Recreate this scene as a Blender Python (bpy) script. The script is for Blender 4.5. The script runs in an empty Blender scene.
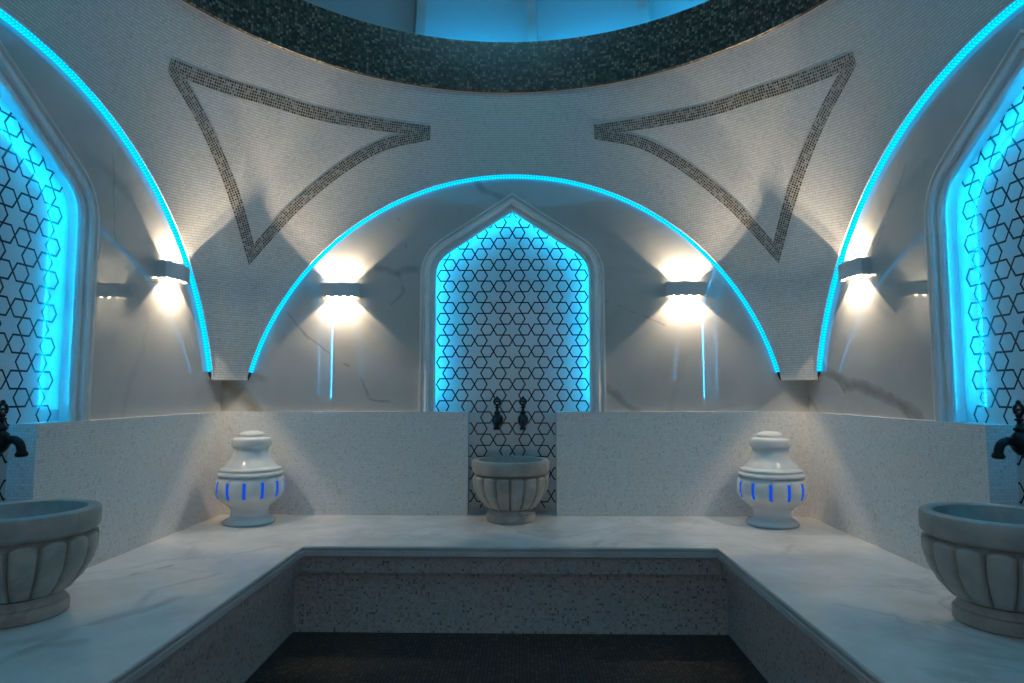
import bpy, bmesh, math, random
from math import pi, sin, cos, sqrt, atan2, radians, hypot
from mathutils import Vector, Matrix
random.seed(7)
scn = bpy.context.scene
COL = scn.collection

# ------------------------------------------------------------------ camera
FPX = 638.5
cam_data = bpy.data.cameras.new('camera')
cam_data.sensor_width = 36.0
cam_data.lens = FPX / 1024 * 36.0
cam_data.clip_start = 0.05
cam = bpy.data.objects.new('camera', cam_data)
COL.objects.link(cam)
cam.location = (0.075, -2.209, 1.207)
cam.rotation_euler = (radians(90 + 4.48), 0, radians(1.073))
scn.camera = cam

# ------------------------------------------------------------------ world, view
world = bpy.data.worlds.new('world')
scn.world = world
world.use_nodes = True
bg = world.node_tree.nodes['Background']
bg.inputs[0].default_value = (0.60, 0.66, 0.72, 1)
bg.inputs[1].default_value = 0.7
scn.view_settings.view_transform = 'Standard'
scn.view_settings.look = 'None'
scn.view_settings.gamma = 1
scn.view_settings.use_curve_mapping = False
scn.view_settings.exposure = 0.0

# light levels
DOME_FILL_W = 27.0  # added ambient fill at the crown, no known source there
SCONCE_W = 8.6
ARCH_LED = 1.9
NICHE_LED = 42.0
COVE_LED = 30.0
CYAN = (0.0, 0.40, 0.88, 1)

dl = bpy.data.lights.new('dome_fill_light', 'AREA')
dl.shape = 'DISK'; dl.size = 0.8; dl.energy = DOME_FILL_W; dl.color = (0.22, 0.76, 1.0)  # unseen fill light added for overall ambient brightness
dlo = bpy.data.objects.new('dome_fill_light', dl)
COL.objects.link(dlo)
dlo.location = (0, 0, 4.70)

# ------------------------------------------------------------------ dimensions (metres, room centre at the origin, floor at 0)
A = 1.835            # half width of the room at the arch planes and the dado
AM = 1.866           # marble plane behind the arches
AP = 1.945           # star panel plane in the niches
BENCH = 0.437
DADO = 1.080
ZS = 1.278           # springing of the arches
SB, SS = 1.698, 1.695
ZB, ZSD = 2.612, 2.605
RT, ZT = 1.81, 3.154
DRUM = 3.478
KV = 1.1
WALLS = {'back': (0.0, SB, ZB), 'left': (pi/2, SS, ZSD), 'right': (-pi/2, SS, ZSD), 'front': (pi, SB, ZB)}

# ------------------------------------------------------------------ material helpers
def new_mat(name, rough=0.5, color=None, metallic=0.0, spec=0.5):
    m = bpy.data.materials.new(name); m.use_nodes = True
    b = m.node_tree.nodes['Principled BSDF']
    b.inputs['Roughness'].default_value = rough
    b.inputs['Metallic'].default_value = metallic
    b.inputs['Specular IOR Level'].default_value = spec
    if color: b.inputs['Base Color'].default_value = (*color, 1)
    return m

class NT:
    def __init__(s, m): s.t = m.node_tree; s.n = s.t.nodes; s.l = s.t.links
    def add(s, kind, **kw):
        n = s.n.new(kind)
        for k, v in kw.items(): setattr(n, k, v)
        return n
    def link(s, a, b): s.l.new(a, b)
    def math(s, op, a, b=None, clamp=False):
        n = s.add('ShaderNodeMath', operation=op, use_clamp=clamp)
        for i, v in enumerate((a, b)):
            if v is None: continue
            if isinstance(v, (int, float)): n.inputs[i].default_value = v
            else: s.link(v, n.inputs[i])
        return n.outputs[0]
    def vmath(s, op, a, b=None, scale=None):
        n = s.add('ShaderNodeVectorMath', operation=op)
        for i, v in enumerate((a, b)):
            if v is None: continue
            if isinstance(v, (tuple, list, Vector)): n.inputs[i].default_value = v
            else: s.link(v, n.inputs[i])
        if scale is not None: n.inputs['Scale'].default_value = scale
        return n
    def mix(s, f, a, b):
        n = s.add('ShaderNodeMix', data_type='RGBA')
        for i, v in ((0, f), (6, a), (7, b)):
            if isinstance(v, (int, float)): n.inputs[i].default_value = v
            elif isinstance(v, (tuple, list)): n.inputs[i].default_value = (*v, 1) if len(v) == 3 else v
            else: s.link(v, n.inputs[i])
        return n.outputs[2]
    def ramp(s, f, stops, interp='LINEAR'):
        n = s.add('ShaderNodeValToRGB'); cr = n.color_ramp; cr.interpolation = interp
        while len(cr.elements) < len(stops): cr.elements.new(0.5)
        for e, (p, c) in zip(cr.elements, stops):
            e.position = p; e.color = (*c, 1) if len(c) == 3 else c
        s.link(f, n.inputs[0]); return n.outputs[0]

def mosaic(name, stops, tile, grout, rough=0.3, gw=0.12, bump=0.25, spec=0.5, ty=None, shift=0.0, gy=None):
    m = new_mat(name, rough, spec=spec); t = NT(m); b = t.n['Principled BSDF']
    uv = t.add('ShaderNodeUVMap', uv_map='UVMap')
    sc = t.vmath('DIVIDE', uv.outputs[0], (tile, ty or tile, 1.0)).outputs[0]
    s0 = t.add('ShaderNodeSeparateXYZ'); t.link(sc, s0.inputs[0])
    rw = t.add('ShaderNodeTexWhiteNoise', noise_dimensions='1D'); t.link(t.math('FLOOR', s0.outputs[1]), rw.inputs['W'])
    cb = t.add('ShaderNodeCombineXYZ'); t.link(t.math('ADD', s0.outputs[0], t.math('MULTIPLY', rw.outputs['Value'], shift)), cb.inputs[0])
    t.link(s0.outputs[1], cb.inputs[1]); sc = cb.outputs[0]
    fl = t.vmath('FLOOR', sc).outputs[0]
    wn = t.add('ShaderNodeTexWhiteNoise', noise_dimensions='2D'); t.link(fl, wn.inputs['Vector'])
    col = t.ramp(wn.outputs['Value'], stops, 'CONSTANT')
    fr = t.vmath('FRACTION', sc).outputs[0]
    sx = t.add('ShaderNodeSeparateXYZ'); t.link(fr, sx.inputs[0])
    ex = t.math('ABSOLUTE', t.math('SUBTRACT', sx.outputs[0], 0.5))
    ey = t.math('ABSOLUTE', t.math('SUBTRACT', sx.outputs[1], 0.5))
    mask = t.math('MAXIMUM', t.math('GREATER_THAN', ex, 0.5 - gw/2), t.math('GREATER_THAN', ey, 0.5 - (gy or gw)/2))
    c = t.mix(mask, col, grout)
    t.link(c, b.inputs['Base Color'])
    h = t.math('ADD', t.math('MULTIPLY', mask, -1.0), t.math('MULTIPLY', wn.outputs['Value'], 0.35))
    bp = t.add('ShaderNodeBump'); bp.inputs['Strength'].default_value = bump
    bp.inputs['Distance'].default_value = 0.0012
    t.link(h, bp.inputs['Height']); t.link(bp.outputs[0], b.inputs['Normal'])
    t.link(t.math('ADD', t.math('MULTIPLY', mask, 0.3), rough), b.inputs['Roughness'])
    return m

def segdist_group():
    g = bpy.data.node_groups.new('segment_distance', 'ShaderNodeTree')
    for nm in ('P', 'S', 'E'): g.interface.new_socket(nm, in_out='INPUT', socket_type='NodeSocketVector')
    g.interface.new_socket('D', in_out='OUTPUT', socket_type='NodeSocketFloat')
    gi = g.nodes.new('NodeGroupInput'); go = g.nodes.new('NodeGroupOutput')
    def vm(op, a=None, b=None):
        n = g.nodes.new('ShaderNodeVectorMath'); n.operation = op
        if a: g.links.new(a, n.inputs[0])
        if b: g.links.new(b, n.inputs[1])
        return n
    pa = vm('SUBTRACT', gi.outputs[0], gi.outputs[1]); ba = vm('SUBTRACT', gi.outputs[2], gi.outputs[1])
    d1 = vm('DOT_PRODUCT', pa.outputs[0], ba.outputs[0]); d2 = vm('DOT_PRODUCT', ba.outputs[0], ba.outputs[0])
    dv = g.nodes.new('ShaderNodeMath'); dv.operation = 'DIVIDE'; dv.use_clamp = True
    g.links.new(d1.outputs['Value'], dv.inputs[0]); g.links.new(d2.outputs['Value'], dv.inputs[1])
    sc = vm('SCALE', ba.outputs[0]); g.links.new(dv.outputs[0], sc.inputs['Scale'])
    df = vm('SUBTRACT', pa.outputs[0], sc.outputs[0]); ln = vm('LENGTH', df.outputs[0])
    g.links.new(ln.outputs['Value'], go.inputs[0])
    return g
SEG = segdist_group()

def marble(name, base=(0.62, 0.61, 0.60), vein=(0.30, 0.29, 0.28), rough=0.1, scale=1.2, amount=0.5,
           veins=(), stain=None, fine=0.25, spec=0.5, coat=0.0):
    """veins: (points [(x,y,z)..], half width, colour, strength)"""
    m = new_mat(name, rough, spec=spec); t = NT(m); b = t.n['Principled BSDF']
    b.inputs['Coat Weight'].default_value = coat
    tc = t.add('ShaderNodeTexCoord'); P = tc.outputs['Object']
    n1 = t.add('ShaderNodeTexNoise'); n1.inputs['Scale'].default_value = scale
    n1.inputs['Detail'].default_value = 7; n1.inputs['Roughness'].default_value = 0.55
    n1.inputs['Distortion'].default_value = 1.1; t.link(P, n1.inputs['Vector'])
    rid = t.math('ABSOLUTE', t.math('SUBTRACT', n1.outputs['Fac'], 0.5))
    v = t.math('SUBTRACT', 1.0, t.math('MULTIPLY', rid, 26.0), clamp=True)
    n2 = t.add('ShaderNodeTexNoise'); n2.inputs['Scale'].default_value = scale * 0.7
    n2.inputs['Detail'].default_value = 3; t.link(P, n2.inputs['Vector'])
    gate = t.ramp(n2.outputs['Fac'], [(0.45, (0, 0, 0)), (0.65, (1, 1, 1))])
    vm_ = t.math('MULTIPLY', t.math('MULTIPLY', v, gate), amount)
    n3 = t.add('ShaderNodeTexNoise'); n3.inputs['Scale'].default_value = scale * 2.6
    n3.inputs['Detail'].default_value = 6; n3.inputs['Roughness'].default_value = 0.6; t.link(P, n3.inputs['Vector'])
    cloud = t.ramp(n3.outputs['Fac'], [(0.3, tuple(x * (1 - fine) for x in base)), (0.62, base)])
    c = t.mix(vm_, cloud, vein)
    if veins:
        nd = t.add('ShaderNodeTexNoise'); nd.inputs['Scale'].default_value = 7; nd.inputs['Detail'].default_value = 4
        t.link(P, nd.inputs['Vector'])
        off = t.vmath('SCALE', t.vmath('SUBTRACT', nd.outputs['Color'], (0.5, 0.5, 0.5)).outputs[0], scale=0.07).outputs[0]
        PD = t.vmath('ADD', P, off).outputs[0]
        nb = t.add('ShaderNodeTexNoise'); nb.inputs['Scale'].default_value = 16; nb.inputs['Detail'].default_value = 5
        t.link(P, nb.inputs['Vector'])
        brk = t.ramp(nb.outputs['Fac'], [(0.30, (0.7,)*3), (0.62, (1, 1, 1))])
        for pts, w, colr, st in veins:
            dm = None
            for p, q in zip(pts, pts[1:]):
                g = t.add('ShaderNodeGroup'); g.node_tree = SEG
                t.link(PD, g.inputs[0]); g.inputs[1].default_value = p; g.inputs[2].default_value = q
                dm = g.outputs[0] if dm is None else t.math('MINIMUM', dm, g.outputs[0])
            mk = t.math('SUBTRACT', 1.0, t.math('DIVIDE', dm, w), clamp=True)
            mk = t.math('MULTIPLY', t.math('MULTIPLY', t.math('POWER', mk, 0.6), brk), st, clamp=True)
            c = t.mix(mk, c, colr)
    t.link(c, b.inputs['Base Color'])
    return m

def emit(name, col, strength):
    m = bpy.data.materials.new(name); m.use_nodes = True; t = NT(m)
    t.n.remove(t.n['Principled BSDF'])
    e = t.add('ShaderNodeEmission'); e.inputs[0].default_value = col; e.inputs[1].default_value = strength
    t.link(e.outputs[0], t.n['Material Output'].inputs[0]); return m

def led_mat(name, col, strength, pitch=0.018, rows=2, width=0.034, base=0.35, dotk=1.9):
    """LED tape: bright diode dots in `rows` rows on a softer glowing sleeve (UV in metres)"""
    m = bpy.data.materials.new(name); m.use_nodes = True; t = NT(m)
    t.n.remove(t.n['Principled BSDF'])
    uv = t.add('ShaderNodeUVMap', uv_map='UVMap')
    sc = t.vmath('DIVIDE', uv.outputs[0], (pitch, width / rows, 1)).outputs[0]
    fr = t.vmath('FRACTION', sc).outputs[0]
    d = t.vmath('MULTIPLY', t.vmath('SUBTRACT', fr, (0.5, 0.5, 0)).outputs[0], (1.0, 1.0, 0)).outputs[0]
    ln = t.vmath('LENGTH', d).outputs['Value']
    dot = t.math('LESS_THAN', ln, 0.30)
    k = t.math('MULTIPLY', t.math('ADD', t.math('MULTIPLY', dot, dotk), base), strength)
    e = t.add('ShaderNodeEmission'); e.inputs[0].default_value = col
    t.link(k, e.inputs[1]); t.link(e.outputs[0], t.n['Material Output'].inputs[0]); return m

# ------------------------------------------------------------------ materials
M = {}
wh = lambda v, t=(1.0, 0.985, 0.965): (v*t[0], v*t[1], v*t[2])
M['vault'] = mosaic('white_vault_mosaic', [(0, wh(.68)), (.25, wh(.65)), (.55, wh(.71)), (.8, wh(.63)), (.95, wh(.58))], 0.0150, wh(.42), 0.38, 0.09, 0.3, shift=1.0, gy=0.24)
M['dado'] = mosaic('white_dado_mosaic', [(0, wh(.80)), (.3, wh(.76)), (.6, wh(.84)), (.82, wh(.72)), (.95, wh(.62))], 0.0125, wh(.60), 0.2, 0.18, 0.3, shift=1.0)
M['band'] = mosaic('speckled_border_mosaic', [(0, (.012, .012, .012)), (.28, (.06, .055, .05)), (.48, (.16, .15, .14)), (.66, (.30, .28, .26)), (.82, (.03, .028, .028))], 0.0135, (.50, .48, .44), 0.3, 0.22, 0.3)
M['drum'] = mosaic('dark_drum_mosaic', [(0, (.014, .012, .010)), (.3, (.055, .044, .034)), (.6, (.11, .09, .07)), (.85, (.24, .19, .13))], 0.017, (.02, .017, .013), 0.3, 0.14, 0.5)
M['fascia'] = mosaic('grey_speckled_mosaic', [(0, wh(.40)), (.35, wh(.46)), (.65, wh(.36)), (.82, wh(.28)), (.955, wh(.16))], 0.0125, wh(.42), 0.32, 0.16, 0.3)
M['pit'] = mosaic('dark_floor_mosaic', [(0, (.006, .006, .006)), (.35, (.020, .017, .015)), (.65, (.040, .032, .026)), (.88, (.085, .065, .045))], 0.017, (.012, .011, .010), 0.3, 0.14, 0.4)
M['inlay'] = new_mat('black_inlay', 0.22, (0.020, 0.026, 0.030))
M['panel'] = marble('panel_marble', (.52, .52, .52), (.38, .38, .38), 0.04, 2.0, 0.3, fine=0.12)
M['frame'] = marble('frame_marble', (.78, .77, .76), (.50, .49, .48), 0.16, 2.0, 0.4, fine=0.15)
M['kurna'] = marble('basin_marble', (.43, .395, .355), (.24, .22, .20), 0.42, 4.0, 0.5, fine=0.3)
M['bench'] = marble('bench_marble', (.72, .71, .70), (.36, .35, .34), 0.12, 1.5, 0.45, fine=0.22, veins=[
    ([(-1.42, -.12, .437), (-1.30, .10, .437), (-1.36, .32, .437), (-1.22, .55, .437)], .022, (.36, .34, .32), .45),
    ([(-1.62, -.55, .437), (-1.42, -.35, .437), (-1.38, -.10, .437)], .03, (.36, .34, .32), .4),
    ([(-1.50, -.22, .437), (-1.44, -.16, .437)], .045, (.36, .32, .28), .45),
    ([(-1.40, -.26, .437), (-1.30, -.20, .437)], .040, (.36, .32, .28), .45),
    ([(-1.36, -.04, .437), (-1.28, .06, .437), (-1.22, .22, .437)], .032, (.30, .27, .24), .5),
    ([(-1.58, .52, .437), (-1.50, .66, .437)], .012, (.42, .22, .08), .8),
    ([(-1.30, .86, .437), (-1.16, 1.02, .437)], .02, (.40, .33, .28), .5),
    ([(1.30, .92, .437), (1.42, 1.1, .437)], .02, (.40, .36, .33), .4),
    ([(1.2, .2, .437), (1.45, .0, .437), (1.6, -.3, .437)], .02, (.38, .36, .35), .4)])
M['mould'] = marble('bench_edge_marble', (.52, .52, .52), (.36, .36, .36), 0.2, 2.0, 0.3, fine=0.2)
M['black_metal'] = new_mat('blackened_bronze', 0.35, (0.012, 0.011, 0.011), 0.7)
M['ceramic'] = new_mat('white_glazed_ceramic', 0.10, (0.66, 0.67, 0.66))
M['sconce'] = new_mat('grey_painted_metal', 0.45, (0.56, 0.60, 0.64))
M['plaster'] = new_mat('dome_plaster', 0.6, (0.45, 0.46, 0.47))
M['rib'] = new_mat('rib_plaster', 0.6, (0.50, 0.44, 0.42))
M['rubber'] = new_mat('black_plastic', 0.5, (0.01, 0.01, 0.01))
M['led'] = led_mat('cyan_led_tape', CYAN, ARCH_LED, 0.018, 1, 0.018, 0.85, 0.9)
M['nled'] = led_mat('cyan_niche_led_tape', (0.0, 0.42, 0.90, 1), NICHE_LED, 0.02, 1, 0.012, 0.15, 4.0)
M['cove'] = emit('cyan_cove_led', CYAN, COVE_LED)
M['bead'] = emit('warm_white_led', (1.0, 0.84, 0.58, 1), 60.0)
M['blue'] = emit('blue_lit_slot', (0.01, 0.12, 1.0, 1), 0.6)
M['fill_glow'] = emit('dome_fill_glow', (0.32, 0.78, 1.0, 1), 1.2)  # glowing face of the added fill, not a known fitting
M['tap_ground'] = new_mat('outer_wall_plaster', 0.7, (0.5, 0.5, 0.5))

BR, GR = (.30, .25, .19), (.27, .26, .25)
def vv(pts, y=AM): return [(x, y, z) for x, z in pts]
M['marble_back'] = marble('back_wall_marble', (.52, .515, .505), (.33, .32, .31), 0.015, 0.8, 0.35, fine=0.12, spec=1.0, veins=[
    (vv([(-.28, 2.62), (-.18, 2.52), (-.04, 2.44)]), .030, GR, .8),
    (vv([(-1.90, 1.30), (-1.80, 1.24), (-1.66, 1.12), (-1.62, 1.05)]), .055, BR, .95),
    (vv([(-1.60, 1.30), (-1.70, 1.36), (-1.86, 1.38)]), .035, BR, .6),
    (vv([(-1.47, 1.74), (-1.35, 1.58), (-1.22, 1.47), (-1.11, 1.42), (-.99, 1.34), (-.90, 1.16), (-.78, 1.14)]), .010, GR, .9),
    (vv([(-.88, 2.01), (-.74, 1.98), (-.62, 2.00)]), .030, GR, .7),
    (vv([(-.74, 1.98), (-.70, 1.85), (-.78, 1.76)]), .016, GR, .7),
    (vv([(-.76, 2.43), (-.72, 2.26), (-.69, 2.14)]), .007, GR, .7),
    (vv([(.60, 1.78), (.76, 1.72), (.90, 1.66), (1.02, 1.60)]), .008, GR, .8),
    (vv([(.60, 1.24), (.70, 1.14), (.80, 1.08)]), .028, BR, .8)])
M['marble_left'] = marble('left_wall_marble', (.52, .515, .505), (.33, .32, .31), 0.015, 0.9, 0.35, fine=0.12, spec=1.0, veins=[
    (vv([(.70, 2.35), (.72, 2.05), (.78, 1.80)]), .007, GR, .7),
    (vv([(.86, 1.72), (1.02, 1.77), (1.20, 1.80), (1.50, 1.86)]), .008, GR, .7),
    (vv([(.62, 2.52), (.75, 2.40), (.95, 2.36)]), .012, GR, .5)])
M['marble_right'] = marble('right_wall_marble', (.52, .515, .505), (.33, .32, .31), 0.015, 0.9, 0.35, fine=0.12, spec=1.0, veins=[
    (vv([(-1.62, 1.34), (-1.42, 1.26), (-1.16, 1.22), (-.90, 1.16), (-.74, 1.09)]), .040, (.24, .22, .20), .95),
    (vv([(-1.66, 1.40), (-1.55, 1.30), (-1.40, 1.22)]), .016, GR, .8),
    (vv([(-.95, 1.20), (-.80, 1.08)]), .012, GR, .8),
    (vv([(-.70, 2.30), (-.90, 2.10), (-1.0, 1.95)]), .010, GR, .5),
    (vv([(-1.90, 1.18), (-1.78, 1.12), (-1.7, 1.06)]), .03, BR, .7)])
M['marble_front'] = marble('front_wall_marble', (.52, .515, .505), (.33, .32, .31), 0.015, 0.9, 0.5, fine=0.12)

# ------------------------------------------------------------------ mesh helpers
def uvlay(bm): return bm.loops.layers.uv.get('UVMap') or bm.loops.layers.uv.new('UVMap')
def box_uv(bm, faces=None):
    uv = uvlay(bm); bm.normal_update()
    for f in (faces or bm.faces):
        n = f.normal; ax = max(range(3), key=lambda i: abs(n[i]))
        for l in f.loops:
            c = l.vert.co
            l[uv].uv = ((c.y, c.z), (c.x, c.z), (c.x, c.y))[ax]
def build(name, bm, mats, parent=None, smooth=False, rotz=0.0, loc=(0, 0, 0), uv='box', angle=40):
    if uv == 'box': box_uv(bm)
    me = bpy.data.meshes.new(name); bm.normal_update(); bm.to_mesh(me); bm.free()
    for m in (mats if isinstance(mats, (list, tuple)) else [mats]): me.materials.append(m)
    if smooth:
        me.polygons.foreach_set('use_smooth', [True]*len(me.polygons))
        me.set_sharp_from_angle(angle=radians(angle))
    o = bpy.data.objects.new(name, me); COL.objects.link(o)
    o.location = loc; o.rotation_euler = (0, 0, rotz)
    if parent: o.parent = parent
    return o
def empty(name, loc=(0, 0, 0), rotz=0.0, **kw):
    o = bpy.data.objects.new(name, None); COL.objects.link(o); o.location = loc; o.rotation_euler = (0, 0, rotz)
    o.empty_display_size = 0.1
    for k, v in kw.items(): o[k] = v
    return o
def tag(o, **kw):
    for k, v in kw.items(): o[k] = v
    return o
def add_box(bm, x0, x1, y0, y1, z0, z1, mi=0, bevel=0.0):
    vs = [bm.verts.new(c) for c in ((x0,y0,z0),(x1,y0,z0),(x1,y1,z0),(x0,y1,z0),(x0,y0,z1),(x1,y0,z1),(x1,y1,z1),(x0,y1,z1))]
    fs = [bm.faces.new([vs[i] for i in q]) for q in ((0,3,2,1),(4,5,6,7),(0,1,5,4),(1,2,6,5),(2,3,7,6),(3,0,4,7))]
    for f in fs: f.material_index = mi
    if bevel:
        es = list({e for f in fs for e in f.edges})
        bmesh.ops.bevel(bm, geom=es, offset=bevel, segments=2, affect='EDGES', profile=0.6)
    return fs
def ngon(bm, pts, mi=0):
    vs = [bm.verts.new(p) for p in pts]; f = bm.faces.new(vs); f.material_index = mi
    return bmesh.ops.triangulate(bm, faces=[f], ngon_method='EAR_CLIP')['faces']
def lathe(bm, prof, n=48, cx=0, cy=0, mi=0, cap0=True, cap1=True):
    rings = []
    for r, z in prof:
        rings.append([bm.verts.new((cx + r*cos(2*pi*i/n), cy + r*sin(2*pi*i/n), z)) for i in range(n)])
    for a, b in zip(rings, rings[1:]):
        for i in range(n):
            j = (i+1) % n; f = bm.faces.new((a[i], a[j], b[j], b[i])); f.material_index = mi
    if cap0: bm.faces.new(list(reversed(rings[0]))).material_index = mi
    if cap1: bm.faces.new(rings[-1]).material_index = mi
def tube(bm, pts, rad, n=12, closed=False, caps=True):
    pts = [Vector(p) for p in pts]; N = len(pts)
    rads = rad if isinstance(rad, (list, tuple)) else [rad]*N
    rings = []; up = None
    for i, p in enumerate(pts):
        a = pts[(i-1) % N] if (closed or i) else p; b = pts[(i+1) % N] if (closed or i < N-1) else p
        t = (b-a).normalized()
        if up is None:
            up = Vector((0, 0, 1)) if abs(t.z) < .9 else Vector((1, 0, 0))
        s = t.cross(up).normalized(); up = s.cross(t).normalized()
        rings.append([bm.verts.new(p + (s*cos(2*pi*k/n) + up*sin(2*pi*k/n))*rads[i]) for k in range(n)])
    prs = list(zip(rings, rings[1:])) + ([(rings[-1], rings[0])] if closed else [])
    for a, b in prs:
        for k in range(n): bm.faces.new((a[k], a[(k+1) % n], b[(k+1) % n], b[k]))
    if caps and not closed: bm.faces.new(list(reversed(rings[0]))); bm.faces.new(rings[-1])

def smooth_line(pts, n):
    """Catmull-Rom through 2-D or 3-D points"""
    P = [Vector(p) for p in pts]; P = [P[0]*2-P[1]] + P + [P[-1]*2-P[-2]]; out = []
    for i in range(1, len(P)-2):
        for k in range(n):
            t = k/n; a, b, c, d = P[i-1:i+3]
            out.append(0.5*((2*b) + (c-a)*t + (2*a-5*b+4*c-d)*t*t + (3*b-a-3*c+d)*t**3))
    out.append(P[-2]); return out

# ------------------------------------------------------------------ vault geometry
def arch_par(s, zap):
    sg = zap - ZS; R = (s*s+sg*sg)/(2*sg); return R, zap-R
def arch_z(u, s, zap):
    R, zc = arch_par(s, zap); return zc + sqrt(max(R*R-u*u, 0))
def bottom(th):
    x, y = abs(sin(th)), abs(cos(th))
    if y >= x:
        u = A*x/y
        if u <= SB: return hypot(u, A), arch_z(u, SB, ZB)
    else:
        u = A*y/x
        if u <= SS: return hypot(u, A), arch_z(u, SS, ZSD)
    dx, dy = A-SB, SS-A
    t = (A*x - SB*y)/(dx*y - dy*x)
    return hypot(SB+t*dx, A+t*dy), ZS
def gprof(t): return (cos(KV*t)-cos(KV))/(1-cos(KV))
def vault_pt(th, z, off=0.0):
    rb, zb = bottom(th); t = min(max((z-zb)/(ZT-zb), 0), 1)
    r = RT + (rb-RT)*gprof(t) - off
    return Vector((r*sin(th), r*cos(th), z))

bm = bmesh.new(); uvl = uvlay(bm)
ths = []
a1, a2 = atan2(SB, A), atan2(A, SS)
for q in range(4):
    seg = [atan2(SB*sin(pi/2*i/56), A) for i in range(56)] + [a1+(a2-a1)*i/10 for i in range(10)] + [pi/2-atan2(SS*sin(pi/2*i/56), A) for i in range(56, 0, -1)]
    if q % 2: seg = sorted(pi/2 - s for s in seg + [pi/2])[0:-1]
    ths += [q*pi/2 + s for s in seg]
NVZ = 56; rows = []
for th in ths:
    rb, zb = bottom(th); c = []
    ln = 0; prev = None; cl = []
    for k in range(NVZ+1):
        p = vault_pt(th, zb + (ZT-zb)*k/NVZ); c.append(bm.verts.new(p))
        cl.append(ln if prev is None else ln + (p-prev).length); ln = cl[-1]; prev = p
    rows.append((th, c, [l - cl[-1] for l in cl]))
for i in range(len(rows)):
    t0, c0, l0 = rows[i]; t1, c1, l1 = rows[(i+1) % len(rows)]
    if i == len(rows)-1: t1 = 2*pi
    for k in range(NVZ):
        f = bm.faces.new((c0[k], c1[k], c1[k+1], c0[k+1]))
        for l, (tt, vv_) in zip(f.loops, ((t0, l0[k]), (t1, l1[k]), (t1, l1[k+1]), (t0, l0[k+1]))):
            l[uvl].uv = (tt*1.95, vv_)
# dark triangular borders laid in the vault mosaic, measured as (azimuth, height) on one quarter
TRI = [[(16.5, 2.921), (23.6, 2.934), (32.6, 2.943), (43.7, 2.943), (52.2, 2.936), (61.4, 2.905)],
       [(61.4, 2.905), (62.8, 2.838)],
       [(62.8, 2.838), (55.9, 2.681), (50.6, 2.485), (47.0, 2.26), (43.8, 1.995)],
       [(43.8, 1.995), (40.6, 2.190), (37.0, 2.386), (31.3, 2.602), (24.6, 2.758), (16.4, 2.832)],
       [(16.4, 2.832), (16.5, 2.921)]]
BW = 0.0675
def degrees_wrap(a): return (math.degrees(a) + 180) % 360 - 180
def tri_pts(line, mapper, n):
    pts = smooth_line([(a/60.0, z) for a, z in line], n)
    return [vault_pt(mapper(radians(p.x*60)), p.y) for p in pts]
for mapper in (lambda a: a, lambda a: -a, lambda a: pi-a, lambda a: pi+a):
    cen = vault_pt(mapper(radians(42)), 2.72)
    for li in (0, 2, 3):
        n = 10
        T_ = list(TRI[li])
        for (e0, e1, at) in ((0, 1, 0), (-1, -2, len(T_)+1)):
            p0, p1 = T_[e0] if at == 0 else TRI[li][-1], TRI[li][1] if at == 0 else TRI[li][-2]
            dd = hypot((p0[0]-p1[0])*.034, p0[1]-p1[1]); kk = .14/dd
            T_.insert(at, (p0[0]+(p0[0]-p1[0])*kk, p0[1]+(p0[1]-p1[1])*kk))
        raw = tri_pts(T_, mapper, n)
        outer, inner = [], []
        for i, p in enumerate(raw):
            a_, b_ = raw[max(i-1, 0)], raw[min(i+1, len(raw)-1)]
            t = (b_-a_).normalized(); nrm = Vector((-p.x, -p.y, 0)).normalized()
            side = t.cross(nrm).normalized()
            if side.dot(cen-p) < 0: side = -side
            q = p + side*BW
            outer.append(p); inner.append(q)
        # mitre at acute corners: shorten the inner line
        L = 0; prev = None; us = []
        for p in outer:
            L += 0 if prev is None else (p-prev).length; us.append(L); prev = p
        def on(p):
            th = atan2(p.x, p.y); az = None
            for c0 in (1, -1):
                for base in (0, pi):
                    a_ = degrees_wrap(c0*(th-base))
                    if 5 < a_ < 80 and az is None: az, cc, bb = a_, c0, base
            z = p.z; az = min(max(az, 16.4), 62.7)
            azb = 43.85 - 3.2*max(z-1.995, 0)
            if z < 2.35 and li == 2: az = max(az, azb)
            if z < 2.35 and li == 3: az = min(az, azb)
            if li in (2, 3) and z < 1.995: z = 1.995; az = 43.85
            if az < 27:
                zb_ = 2.877 - .0038*(az-16.4); z = max(z, zb_) if li == 0 else min(z, zb_)
            if az > 53:
                zb_ = 2.870 - .0086*(62.1-az); z = max(z, zb_) if li == 0 else min(z, zb_)
            return vault_pt(cc*radians(az)+bb, z, 0.0035)
        NS = 5
        grid = [[bm.verts.new(on(o.lerp(i_, k/NS))) for k in range(NS+1)] for o, i_ in zip(outer, inner)]
        for i in range(len(grid)-1):
            for k in range(NS):
                f = bm.faces.new((grid[i][k], grid[i+1][k], grid[i+1][k+1], grid[i][k+1])); f.material_index = 1
                for l, (a_, b_) in zip(f.loops, ((us[i], k), (us[i+1], k), (us[i+1], k+1), (us[i], k+1))):
                    l[uvl].uv = (a_, b_/NS*BW)
# underside of the four pendentive feet
for sx in (1, -1):
    for sy in (1, -1):
        pts = [(SB, AM+.02), (SB, A), (A, SS), (AM+.02, SS), (AM+.02, AM+.02)]
        vs = [bm.verts.new((sx*x, sy*y, ZS)) for x, y in pts]
        f = bm.faces.new(vs if sx*sy < 0 else vs[::-1])
        for l in f.loops: l[uvl].uv = (l.vert.co.x, l.vert.co.y)
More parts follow.
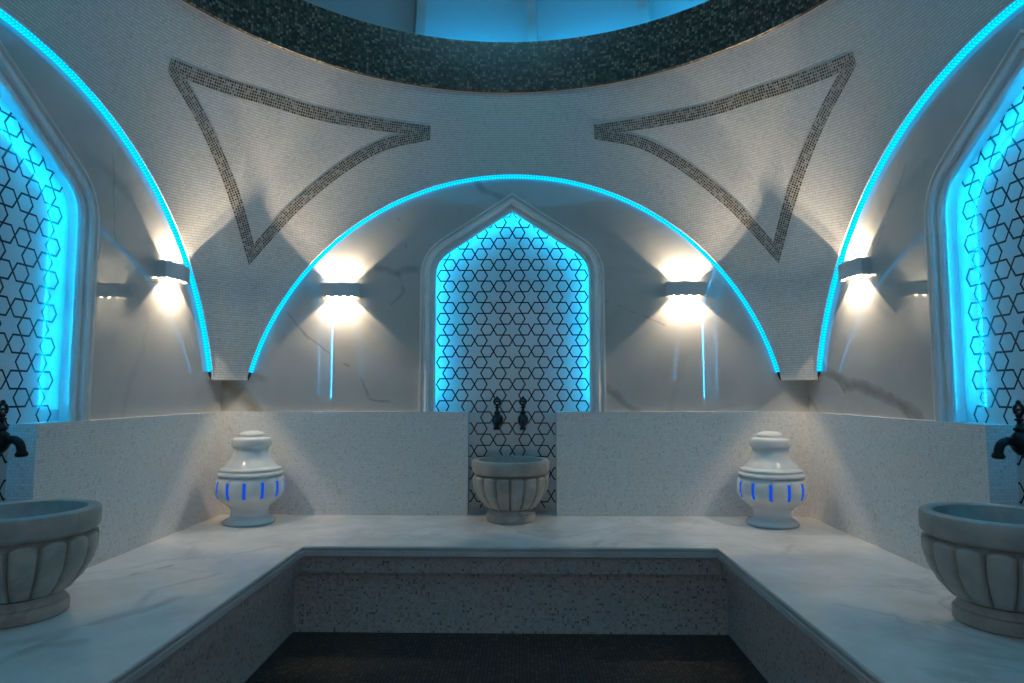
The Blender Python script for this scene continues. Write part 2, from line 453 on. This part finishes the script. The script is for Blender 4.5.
# soffits of the four arches
for nm, (rz, s, zap) in WALLS.items():
    rot = Matrix.Rotation(rz, 3, 'Z'); R, zc = arch_par(s, zap); a0 = atan2(s, ZS-zc)
    pr = None
    for i in range(73):
        a = -a0 + 2*a0*i/72
        p = [bm.verts.new(rot @ Vector((R*sin(a), y, zc+R*cos(a)))) for y in (A, AM+.012)]
        if pr:
            f = bm.faces.new((pr[0], pr[1], p[1], p[0]))
            for l in f.loops: l[uvl].uv = (R*a, l.vert.co.y)
        pr = p
ceil = build('ceiling_vault', bm, [M['vault'], M['band']], smooth=True, uv=None, angle=50)
tag(ceil, kind='structure')

# drum band of dark mosaic, with its cove ledge behind
bm = bmesh.new(); uvl = uvlay(bm); n = 128
prof = [(RT, ZT), (RT-.008, ZT-.010), (RT-.022, ZT-.004), (RT-.022, DRUM), (RT+.03, DRUM), (RT+.03, DRUM-.09), (RT+.22, DRUM-.09)]
cum = [0]
for a_, b_ in zip(prof, prof[1:]): cum.append(cum[-1]+hypot(a_[0]-b_[0], a_[1]-b_[1]))
rg = [[bm.verts.new((r*sin(2*pi*i/n), r*cos(2*pi*i/n), z)) for i in range(n)] for r, z in prof]
for k in range(len(prof)-1):
    for i in range(n):
        j = (i+1) % n; f = bm.faces.new((rg[k][i], rg[k][j], rg[k+1][j], rg[k+1][i]))
        f.material_index = 1 if k >= 4 or k == 0 else 0
        for l, (ii, kk) in zip(f.loops, ((i, k), (i+1, k), (i+1, k+1), (i, k+1))): l[uvl].uv = (ii/n*2*pi*1.8, cum[kk])
drum = tag(build('trim_1', bm, [M['drum'], M['plaster']], smooth=True, uv=None, angle=35), kind='structure')

# dome with ribs
bm = bmesh.new(); RD = 2.03; ZD = DRUM-.09; HD = 1.40
lathe(bm, [(RD*cos(pi/2*k/20), ZD+HD*sin(pi/2*k/20)) for k in range(20)] + [(0.05, ZD+HD)], 96, cap0=False)
dome = tag(build('ceiling_dome', bm, M['plaster'], smooth=True), kind='structure')
for i in range(16):
    az = radians(4.0 + 22.5*i); bm = bmesh.new(); pr = None
    K = 18
    for k in range(K+1):
        e = 0.045 + (pi/2*0.93-0.045)*k/K
        r, z = RD*cos(e), ZD+HD*sin(e)
        wd = 0.030 if k else 0.010; dp = 0.12 if k > 1 else (0.03, 0.10)[k]
        nr = Vector((cos(e)/RD, sin(e)/HD)).normalized()
        c = []
        for (sx, d) in ((-1, -.01), (-1, dp), (1, dp), (1, -.01)):
            rr, zz = r - nr.x*d, z - nr.y*d
            c.append(bm.verts.new((rr*sin(az)+sx*wd*cos(az), rr*cos(az)-sx*wd*sin(az), zz)))
        if pr:
            for j in range(3): bm.faces.new((pr[j], pr[j+1], c[j+1], c[j]))
        else: bm.faces.new(c)
        pr = c
    bm.faces.new(pr[::-1]); bmesh.ops.recalc_face_normals(bm, faces=bm.faces)
    build('rib', bm, M['rib'], dome)
# cyan cove LED, unlit between two ribs on the left
bm = bmesh.new(); uvl = uvlay(bm); pr = None
for i in range(161):
    az = radians(-17.0 + (360-64)*i/160)
    c = [bm.verts.new((r*sin(az), r*cos(az), z)) for r, z in ((1.90, DRUM-.075), (1.925, DRUM-.075), (1.925, DRUM-.087), (1.90, DRUM-.087))]
    if pr:
        for j in range(4): bm.faces.new((pr[j], pr[(j+1) % 4], c[(j+1) % 4], c[j]))
    pr = c
bmesh.ops.recalc_face_normals(bm, faces=bm.faces)
tag(build('led_strip', bm, M['cove']), label='cyan light strip hidden behind the dark mosaic rim under the dome', category='light strip')
# unseen, added to brighten the whole room: dome lamp
bm = bmesh.new(); lathe(bm, [(.44, 0), (.46, .01), (.46, .05), (.40, .09)], 48, cap0=False)
fill = empty('dome_fill', (0, 0, 4.70), label='unseen, added ambient lamp at the crown of the dome', category='fill')
build('housing', bm, M['sconce'], fill, smooth=True)  # shell made up around the added fill light
bm = bmesh.new(); lathe(bm, [(.44, .008), (.43, .02)], 48, cap1=True, cap0=False)
build('fill_disc', bm, M['fill_glow'], fill)
dlo.parent = fill; dlo.location = (0, 0, 0.0)

# ------------------------------------------------------------------ niche outline (local: x along wall, z up)
IN = 0.492
def niche_outline(off=0.0):
    """inner opening outline from bottom-left over the apex to bottom-right, pushed outwards by off"""
    h = IN + off; base = []
    sl = atan2(2.372-2.135, 0.36)
    # vertical, shoulder curve, straight to the apex
    p0 = Vector((0.492, 1.95)); p1 = Vector((0.492, 2.053)); p2 = Vector((0.40, 2.110))
    R = [Vector((0.492, DADO))] + [(p0*(1-t)**2 + p1*2*t*(1-t) + p2*t*t) for t in [i/10 for i in range(11)]] + [Vector((0.2, 2.241)), Vector((0, 2.372))]
    out = []
    for i, p in enumerate(R):
        if i == len(R)-1: t = (p - R[i-1]).normalized(); nn = Vector((t.y, -t.x)); q = Vector((0, p.y + off/nn.y))
        elif i == 0: q = Vector((p.x+off, p.y))
        else:
            t = (R[i+1]-R[i-1]).normalized(); nn = Vector((t.y, -t.x)); q = p + nn*off
        out.append(q)
    left = [Vector((-q.x, q.y)) for q in out[:-1]]
    return left + out[::-1]
REV = 0.05

SLOT = 0.278
def colm(bm, o, W, T, y):
    """wall face around an opening outline, as vertical quads up to the top"""
    cols = [((-W, DADO-.01), (o[0][0], DADO-.01))] + [(p, q) for p, q in zip(o, o[1:]) if abs(p[0]-q[0]) > 1e-6] + [((o[-1][0], DADO-.01), (W, DADO-.01))]
    for p, q in cols:
        f = bm.faces.new([bm.verts.new(c) for c in ((p[0], y, p[1]), (q[0], y, q[1]), (q[0], y, T), (p[0], y, T))]); f.material_index = 1
def wall_mesh(name, side, niche=True):
    rz, s, zap = WALLS[side]; bm = bmesh.new()
    for sg in (-1, 1):
        i0 = SLOT if niche else 0.75
        x0, x1 = sorted((sg*i0, sg*(A + (0.10 if side in ('back', 'front') else 0.0))))
        add_box(bm, x0, x1, A, AP+.02, BENCH if niche else 0.0, DADO, 0)
    W = AM + .05; T = 2.95
    if niche:
        o = niche_outline(REV)
        colm(bm, [(o[0].x, DADO-.01)] + [(p.x, p.y) for p in o[1:-1]] + [(o[-1].x, DADO-.01)], W, T, AM)
        for p, q in zip(o, o[1:]):
            f = bm.faces.new([bm.verts.new(c) for c in ((p.x, AM, p.y), (p.x, AP+.02, p.y), (q.x, AP+.02, q.y), (q.x, AM, q.y))]); f.material_index = 2
        add_box(bm, -.7, .7, AP+.021, AP+.05, BENCH, T, 2)
    else:
        o = [(-.75, DADO-.01)] + [(.75*-cos(pi*k/24), 1.75+.75*sin(pi*k/24)*.8) for k in range(25)] + [(.75, DADO-.01)]
        for yy in (AM, AM+.12):
            colm(bm, o, W, T, yy)
        for p, q in zip(o, o[1:]):
            f = bm.faces.new([bm.verts.new(c) for c in ((p[0], AM, p[1]), (p[0], AM+.12, p[1]), (q[0], AM+.12, q[1]), (q[0], AM, q[1]))]); f.material_index = 2
    return tag(build(name, bm, [M['dado'], M['marble_'+side], M['frame']], rotz=rz), kind='structure')
wall_mesh('wall_back', 'back'); wall_mesh('wall_left', 'left'); wall_mesh('wall_right', 'right'); wall_mesh('wall_front', 'front', False)

# ------------------------------------------------------------------ niches
LX = 0.0412
def panel_mesh():
    bm = bmesh.new(); H = 0.60; z0, z1 = BENCH, 2.44
    add_box(bm, -H, H, AP, AP+.02, z0, z1, 0)
    R3 = sqrt(3)*LX; zc = 0.897; seen = set(); th = 0.0042
    for i in range(-8, 9):
        for j in range(-30, 60):
            for (hx, hz) in ((2*LX, 0), (-2*LX, 0), (LX, R3), (-LX, R3)):
                pass
    # hexagon centres of the star tiling: honeycomb around stars on a triangular lattice
    cs = set()
    for i in range(-6, 7):
        for j in range(-30, 50):
            sx, sz = 3*LX*i, R3*(2*j + (i % 2))
            for (hx, hz) in ((2*LX, 0), (-2*LX, 0), (LX, R3), (-LX, R3), (LX, -R3), (-LX, -R3)):
                cs.add((round(sx+hx, 5), round(zc+sz+hz, 5)))
    for cx, cz in cs:
        for k in range(6):
            a0, a1 = radians(60*k), radians(60*k+60)
            # each hexagon drawn slightly inside its cell; the small gaps at touching tips close to a crossing
            p = Vector((cx+LX*cos(a0), cz+LX*sin(a0))); q = Vector((cx+LX*cos(a1), cz+LX*sin(a1)))
            mx, mz = (p.x+q.x)/2, (p.y+q.y)/2
            key = (round(mx, 3), round(mz, 3))
            if key in seen or abs(cx) > .46 or mz < z0+.02 or mz > z1-.03: continue
            seen.add(key)
            d = (q-p).normalized(); nn = Vector((-d.y, d.x))*th; e = d*th*0.6
            pts = [p-e-nn, q+e-nn, q+e+nn, p-e+nn]
            f = bm.faces.new([bm.verts.new((v.x, AP-.0006, v.y)) for v in pts]); f.material_index = 1
            if f.normal.y > 0 or True: pass
    bm.normal_update()
    for f in bm.faces:
        if f.material_index == 1 and f.normal.y > 0: f.normal_flip()
    return bm
def frame_mesh():
    # moulding profile: (offset outwards from the opening, wall depth coordinate)
    prof = [(0.0, AM+.004), (0.0, AM-.012), (.010, AM-.020), (.018, AM-.012), (.030, AM-.012), (.036, AM-.030), (.050, AM-.036),
            (.060, AM-.028), (.066, AM-.016), (.074, AM-.016), (.080, AM-.026), (.090, AM-.026), (.094, AM-.012), (.094, AM+.002), (0, AM+.004)]
    bm = bmesh.new(); lines = [[(p.x, y, p.y) for p in niche_outline(o)] for o, y in [(o*1.1, y) for o, y in prof]]
    vs = [[bm.verts.new(p) for p in ln] for ln in lines]
    for a, b in zip(vs, vs[1:]):
        for i in range(len(a)-1):
            bm.faces.new((a[i], a[i+1], b[i+1], b[i]))
    bmesh.ops.recalc_face_normals(bm, faces=bm.faces)
    return bm
def niche_led_mesh():
    bm = bmesh.new(); uvl = uvlay(bm)
    o0, o1 = niche_outline(.022), niche_outline(.028); L = 0
    for k in (0, -1):
        o0[k].y = o1[k].y = DADO + .06
    for i in range(len(o0)-1):
        ln = (o0[i+1]-o0[i]).length
        f = bm.faces.new([bm.verts.new(c) for c in ((o0[i].x, AM+.008, o0[i].y), (o0[i+1].x, AM+.008, o0[i+1].y), (o1[i+1].x, AM+.020, o1[i+1].y), (o1[i].x, AM+.020, o1[i].y))])
        for l, c in zip(f.loops, ((L, 0), (L+ln, 0), (L+ln, .012), (L, .012))): l[uvl].uv = c
        L += ln
    return bm
pm, fm, lm = panel_mesh(), frame_mesh(), niche_led_mesh()
def niche(side, label, src=None):
    rz = WALLS[side][0]
    root = empty('arched_niche', (0, 0, 0), rz, label=label, category='niche', group='pointed star-lattice wall niches')
    if src:
        for ch in src.children:
            c = ch.copy(); COL.objects.link(c); c.parent = root
    else:
        build('lattice_panel', pm, [M['panel'], M['inlay']], root)
        build('frame', fm, M['frame'], root, smooth=True, angle=25)
        build('led_strip', lm, M['nled'], root, uv=None)
    return root
nb = niche('back', 'pointed arched niche with cyan star lattice, central between two wall lights')
niche('left', 'cyan-lit star lattice niche cut off by the left picture edge', nb)
niche('right', 'cyan-lit star lattice niche cut off by the right picture edge', nb)

# ------------------------------------------------------------------ LED strips in the arches
def arch_led(side, label):
    rz, s, zap = WALLS[side]; R, zc = arch_par(s, zap); a0 = atan2(s, ZS-zc)
    bm = bmesh.new(); uvl = uvlay(bm); a1_ = a0 - .032; pr = None; r0 = R-.018
    y0, y1 = AM-.025, AM-.003; N = 96
    for i in range(N+1):
        a = -a1_ + 2*a1_*i/N
        c = [bm.verts.new((rr*sin(a), y, zc+rr*cos(a))) for rr, y in ((R-.001, y0), (r0, y0), (r0, y1), (R-.001, y1))]
        if pr:
            for j in range(3):
                f = bm.faces.new((pr[j], pr[j+1], c[j+1], c[j]))
                w = ((-.009, .009), (0, .018), (.009, .018))[j]
                for l, (aa, ww) in zip(f.loops, ((R*(a-2*a1_/N), w[0]), (R*(a-2*a1_/N), w[1]), (R*a, w[1]), (R*a, w[0]))): l[uvl].uv = (aa+10, ww)
        pr = c
    bmesh.ops.recalc_face_normals(bm, faces=bm.faces)
    root = empty('led_strip', (0, 0, 0), rz, label=label, category='light strip', group='cyan light strips lining the wall arches')
    build('tape', bm, M['led'], root, uv=None)
    for sg in (-1, 1):
        bm = bmesh.new(); pp = []
        for i in range(5):
            a = sg*(a1_ + .030*i/4)
            pp.append(((R-.006)*sin(a), AM-.012, zc+(R-.006)*cos(a)))
        tube(bm, pp, [.009, .008, .007, .004, .003], 8); build('end_cap', bm, M['rubber'], root, smooth=True)
arch_led('back', 'cyan light strip along the arch over the central niche')
arch_led('left', 'cyan light strip along the left wall arch with visible diode dots')
arch_led('right', 'cyan light strip along the right wall arch with visible diode dots')

# ------------------------------------------------------------------ wall lights
def make_sconce():
    root = empty('wall_light', (0, 0, 0))
    W, H, D = .124, .044, .066
    bm = bmesh.new(); N = 16; o, i_ = [], []
    for k in range(N+1):                      # bowed front plate, thin shell open above and below
        u = -1 + 2*k/N; o.append((W*u, -D + .022*u*u)); i_.append(((W-.004)*u, -D+.005+.022*u*u))
    loop = [(-W, 0)] + o + [(W, 0), (W-.004, 0)] + i_[::-1] + [(-W+.004, 0)]
    b0 = [bm.verts.new((x, y, -H)) for x, y in loop]; b1 = [bm.verts.new((x, y, H)) for x, y in loop]
    n = len(loop)
    for k in range(n): bm.faces.new((b0[k], b0[(k+1) % n], b1[(k+1) % n], b1[k]))
    for z, vs in ((0, b0), (1, b1)):
        m_ = n//2
        for k in range(N+2):
            a, b = k, k+1; c, d = n-1-k, n-2-k
            if a < c and b < d+1: 
                try: bm.faces.new((vs[a], vs[b], vs[d], vs[c]))
                except ValueError: pass
    bmesh.ops.recalc_face_normals(bm, faces=bm.faces)
    build('housing', bm, M['sconce'], root, smooth=True, angle=35)
    bm = bmesh.new(); add_box(bm, -W+.006, W-.006, -D+.026, -.001, -.030, .030); build('lamp_body', bm, M['sconce'], root)
    for sg in (-1, 1):
        for k in range(4):
            bm = bmesh.new(); x = -.078 + .052*k; z = sg*.039
            lathe(bm, sorted([(.011, z), (.008, z+sg*.005)], key=lambda q: q[1]), 12, x, -.037)
            build('bulb', bm, M['bead'], root)
    return root
def add_spots(root):
    for sg in (-1, 1):
        for x in (-.055, .055):
            ld = bpy.data.lights.new('sconce_spot', 'SPOT'); ld.energy = SCONCE_W; ld.color = (1.0, 0.80, 0.56)
            ld.spot_size = radians(101); ld.spot_blend = 0.10; ld.shadow_soft_size = 0.012
            lo = bpy.data.objects.new('sconce_spot', ld); COL.objects.link(lo); lo.parent = root
            lo.location = (x, -.044, sg*.042); lo.rotation_euler = (pi - .26 if sg > 0 else .26, 0, 0)
SG = 'curved grey up-and-down wall lights'
proto = None
for side, u, lab in (('back', -1.105, 'grey up-and-down wall light left of the central niche, warm glow'),
                     ('back', 1.105, 'grey up-and-down wall light right of the central niche, warm glow'),
                     ('left', 1.22, 'grey wall light on the left wall beside the arch strip'),
                     ('right', -1.21, 'grey wall light on the right wall beside the arch strip')):
    rz = WALLS[side][0]; p = Matrix.Rotation(rz, 3, 'Z') @ Vector((u, AM, 1.857))
    if proto is None: r = proto = make_sconce()
    else:
        r = proto.copy(); COL.objects.link(r)
        for ch in proto.children:
            if ch.type == 'LIGHT': continue
            c = ch.copy(); COL.objects.link(c); c.parent = r
    r.location = p; r.rotation_euler = (0, 0, rz)
    tag(r, label=lab, category='wall light', group=SG); add_spots(r)

# ------------------------------------------------------------------ floor
bm = bmesh.new(); add_box(bm, -2.1, 2.1, -3.6, 2.1, -.06, 0)
tag(build('floor', bm, M['pit']), kind='structure')

# ------------------------------------------------------------------ marble bench (U shape)
BE = 1.028
bench = empty('marble_bench', (0, 0, 0), label='U-shaped stone bench with white marble top around the sunken floor', category='bench')
def u_path(e, yend=-A): return [(-e, yend), (-e, e), (e, e), (e, yend)]
bm = bmesh.new()   # top slab
Z1, Z0 = BENCH, BENCH-.016
E0 = BE+.006
def flat(x0, x1, y0, y1): bm.faces.new([bm.verts.new(c) for c in ((x0, y0, Z1), (x1, y0, Z1), (x1, y1, Z1), (x0, y1, Z1))])
flat(-A, -E0, -A, E0); flat(E0, A, -A, E0); flat(-A, A, E0, A)
flat(-SLOT, SLOT, A, AP); flat(-AP, -A, -SLOT, SLOT); flat(A, AP, -SLOT, SLOT)
build('bench_top', bm, M['bench'], bench)
bm = bmesh.new()   # moulded edge
prof = [(BE+.008, BENCH), (BE+.001, BENCH-.001), (BE-.002, BENCH-.006), (BE-.002, BENCH-.012), (BE+.006, BENCH-.016), (BE+.006, BENCH-.020),
        (BE-.004, BENCH-.024), (BE-.004, BENCH-.046), (BE+.002, BENCH-.052), (BE+.03, BENCH-.052)]
ls = [[bm.verts.new((x, y, z)) for x, y in u_path(e)] for e, z in prof]
for a, b in zip(ls, ls[1:]):
    for i in range(3): bm.faces.new((a[i], b[i], b[i+1], a[i+1]))
bmesh.ops.recalc_face_normals(bm, faces=bm.faces)
build('moulded_edge', bm, M['mould'], bench, smooth=True, angle=30)
bm = bmesh.new()   # mosaic fascia and recessed riser
prof = [(BE+.022, BENCH-.050), (BE+.022, BENCH-.135), (BE+.062, BENCH-.137), (BE+.062, 0.0)]
ls = [[bm.verts.new((x, y, z)) for x, y in u_path(e)] for e, z in prof]
for a, b in zip(ls, ls[1:]):
    for i in range(3): bm.faces.new((a[i], b[i], b[i+1], a[i+1]))
bmesh.ops.recalc_face_normals(bm, faces=bm.faces)
build('riser', bm, M['fascia'], bench)

# ------------------------------------------------------------------ fluted basins
def make_basin():
    root = empty('washing_basin', (0, 0, 0))
    bm = bmesh.new(); NL = 16; PER = 14; n = NL*PER
    def bowl(t):   # t 0..1 from the neck up
        z = .066 + .216*t
        pts = [(.0, .128), (.12, .158), (.3, .190), (.5, .213), (.7, .224), (.88, .226), (1.0, .219)]
        for (a, ra), (b, rb) in zip(pts, pts[1:]):
            if t <= b: k = (t-a)/(b-a); k = k*k*(3-2*k)*.35 + k*.65; return ra+(rb-ra)*k, z
        return pts[-1][1], z
    rings = []
    K = 44
    for k in range(K+1):
        t = k/K; r, z = bowl(t); ring = []
        for i in range(n):
            ph = ((i/PER) % 1.0)*2-1       # -1..1 across a petal
            top = .97 - .13*(1-sqrt(max(0, 1-(ph*.98)**2)))
            inside = min(1, max(0, (top-t)/.03)) * min(1, max(0, (.93-abs(ph))/.10)) * min(1, max(0, (t-.03)/.04))
            rr = r - .019*(1-inside) + .004*inside*(1-ph*ph)
            a = 2*pi*i/n; ring.append(bm.verts.new((rr*cos(a), rr*sin(a), z)))
        rings.append(ring)
    for a, b in zip(rings, rings[1:]):
        for i in range(n):
            j = (i+1) % n; bm.faces.new((a[i], a[j], b[j], b[i]))
    build('fluted_bowl', bm, M['kurna'], root, smooth=True, angle=60)
    bm = bmesh.new()
    lathe(bm, [(.215, .278), (.222, .284), (.228, .288), (.233, .296), (.234, .345), (.230, .357), (.222, .361), (.196, .361), (.190, .356),
               (.186, .33), (.170, .27), (.140, .21), (.09, .165), (.04, .155), (.018, .154), (.016, .149)], 96, cap0=False)
    build('rim', bm, M['kurna'], root, smooth=True, angle=40)
    bm = bmesh.new()
    lathe(bm, [(.144, 0), (.148, .004), (.149, .036), (.146, .044), (.138, .048), (.136, .054), (.132, .060), (.126, .072)], 64)
    build('foot', bm, M['kurna'], root, smooth=True, angle=40)
    return root
KE = A-.134
bas = make_basin()
specs = [((-.006, KE+.006, BENCH), 'fluted stone basin standing below the two taps of the central niche'),
         ((-KE+.022, .035, BENCH), 'large fluted stone basin cut off by the left picture edge'),
         ((KE-.022, .015, BENCH), 'large fluted stone basin cut off by the right picture edge')]
for i, (loc, lab) in enumerate(specs):
    r = bas if i == 0 else bas.copy()
    if i:
        COL.objects.link(r)
        for ch in bas.children: c = ch.copy(); COL.objects.link(c); c.parent = r
    r.location = loc; r.rotation_euler = (0, 0, (0, .1, -.05)[i]); tag(r, label=lab, category='basin', group='fluted stone basins on the bench')

# ------------------------------------------------------------------ taps (local: wall at y=0, room towards -y)
def make_tap():
    root = empty('tap', (0, 0, 0)); m = M['black_metal']; Y = -.128
    bm = bmesh.new()
    tube(bm, [(0, 0, 0), (0, -.006, 0), (0, -.010, 0), (0, -.012, 0)], [.034, .034, .028, .016], 24)       # rose
    build('wall_rose', bm, m, root, smooth=True)
    bm = bmesh.new()
    tube(bm, [(0, -.010, 0), (0, -.05, 0), (0, -.055, 0), (0, -.062, 0), (0, -.068, 0), (0, -.12, 0), (0, -.15, 0), (0, Y, 0), (0, Y-.02, 0), (0, Y-.026, 0)],
         [.013, .013, .019, .019, .013, .014, .020, .030, .026, .010], 20)
    lathe(bm, [(.010, -.046), (.024, -.030), (.031, -.012), (.032, .006), (.026, .024), (.015, .036), (.020, .042), (.020, .048), (.012, .054), (.009, .064)], 24, 0, Y)
    build('body', bm, m, root, smooth=True, angle=60)
    bm = bmesh.new()
    path = smooth_line([(0, Y-.015, -.006), (0, Y-.045, .004), (0, Y-.068, -.008), (0, Y-.078, -.032), (0, Y-.080, -.058)], 5)
    n = len(path); tube(bm, path, [.015 if i < n-5 else (.015, .019, .021, .021, .016)[i-(n-5)] for i in range(n)], 16)
    build('spout', bm, m, root, smooth=True, angle=60)
    bm = bmesh.new()
    lathe(bm, [(.008, .060), (.008, .072), (.015, .076), (.015, .080), (.008, .084), (.012, .092), (.008, .098)], 16, 0, Y)
    tube(bm, [(.019*cos(2*pi*k/20), Y, .113+.019*sin(2*pi*k/20)) for k in range(20)], .0065, 8, closed=True)
    tube(bm, [(-.017, Y, .113), (.017, Y, .113)], .005, 8)
    lathe(bm, [(.004, .128), (.009, .134), (.008, .142), (.002, .148)], 12, 0, Y)
    build('handle', bm, m, root, smooth=True, angle=60)
    return root
tap = make_tap()
tsp = [('back', -.094, 'left one of the two black taps over the central basin'),
       ('back', .068, 'right one of the two black taps over the central basin'),
       ('left', .085, 'black curved-spout tap over the left-hand basin'),
       ('right', -.085, 'black curved-spout tap over the right-hand basin')]
for i, (side, u, lab) in enumerate(tsp):
    rz = WALLS[side][0]; p = Matrix.Rotation(rz, 3, 'Z') @ Vector((u, AP-.0005, 1.030))
    r = tap if i == 0 else tap.copy()
    if i:
        COL.objects.link(r)
        for ch in tap.children: c = ch.copy(); COL.objects.link(c); c.parent = r
    r.location = p; r.rotation_euler = (0, 0, rz); tag(r, label=lab, category='tap', group='black taps over the basins')

# ------------------------------------------------------------------ ceramic vases with blue slots
def make_vase():
    root = empty('ceramic_vase', (0, 0, 0))
    bm = bmesh.new(); NS = 12; PER = 16; n = NS*PER
    body = [(.140, 0), (.150, .004), (.150, .016), (.140, .026), (.118, .040), (.110, .060), (.112, .080), (.124, .098), (.146, .114), (.168, .132),
            (.184, .150), (.194, .168), (.199, .185), (.200, .210), (.198, .235), (.193, .255), (.186, .268), (.176, .276)]
    rings = []
    bp = smooth_line(body, 3)
    for p in bp:
        r, z = p.x, p.y; ring = []
        w = max(0, 1-abs((z-.205)/.075)**4)
        for i in range(n):
            ph = ((i/PER) % 1.0)*2-1
            rr = r + .006*w*(1-ph*ph)*(1) - .004*w*(1 if abs(ph) > .86 else 0)
            a = 2*pi*i/n; ring.append(bm.verts.new((rr*cos(a), rr*sin(a), z)))
        rings.append(ring)
    for a, b in zip(rings, rings[1:]):
        for i in range(n): j = (i+1) % n; bm.faces.new((a[i], a[j], b[j], b[i]))
    bm.faces.new(rings[0][::-1])
    build('body', bm, M['ceramic'], root, smooth=True, angle=60)
    bm = bmesh.new()
    lathe(bm, [(p.x, p.y) for p in smooth_line([(.172, .276), (.190, .280), (.196, .287), (.193, .296), (.184, .301), (.181, .306), (.184, .311), (.184, .318), (.176, .325), (.160, .332), (.155, .338),
               (.143, .352), (.127, .370), (.116, .390), (.109, .415), (.107, .436), (.110, .444), (.117, .450), (.119, .466), (.117, .486), (.108, .497), (.082, .501),
               (.078, .508), (.078, .516), (.066, .528), (.040, .537), (.012, .540)], 3)], 72)
    build('lid', bm, M['ceramic'], root, smooth=True, angle=60)
    for k in range(NS):
        bm = bmesh.new(); a = 2*pi*k/NS; vs = []
        for z in (.158, .175, .19, .205, .22, .235, .250):
            r = .1975 - .10*abs((z-.205))**1.0*.35 + .0015
            r = {0.158: .190, .175: .197, .19: .2005, .205: .2012, .22: .2008, .235: .1995, .250: .1965}[z] + .001
            pr_ = []
            for s in (-1, 1):
                for d in (0, -.012):
                    t = .0085*s; rr = r+d
                    pr_.append(bm.verts.new((rr*cos(a)-t*sin(a), rr*sin(a)+t*cos(a), z)))
            vs.append(pr_)
        for p, q in zip(vs, vs[1:]):
            for (i, j) in ((0, 2), (2, 3), (3, 1), (1, 0)): bm.faces.new((p[i], p[j], q[j], q[i]))
        bm.faces.new((vs[0][0], vs[0][1], vs[0][3], vs[0][2])); bm.faces.new((vs[-1][0], vs[-1][2], vs[-1][3], vs[-1][1]))
        bmesh.ops.recalc_face_normals(bm, faces=bm.faces)
        build('light_slot', bm, M['blue'], root)
    return root
vase = make_vase()
for i, (x, a, lab) in enumerate(((-1.548, -.30, 'white lidded ceramic vase with blue-lit slots in the left bench corner'),
                                 (1.520, .14, 'white lidded ceramic vase with blue-lit slots in the right bench corner'))):
    r = vase if i == 0 else vase.copy()
    if i:
        COL.objects.link(r)
        for ch in vase.children: c = ch.copy(); COL.objects.link(c); c.parent = r
    r.location = (x, 1.605, BENCH); r.rotation_euler = (0, 0, a); r.scale = (.95, .95, 1); tag(r, label=lab, category='vase', group='glowing ceramic vases in the bench corners')
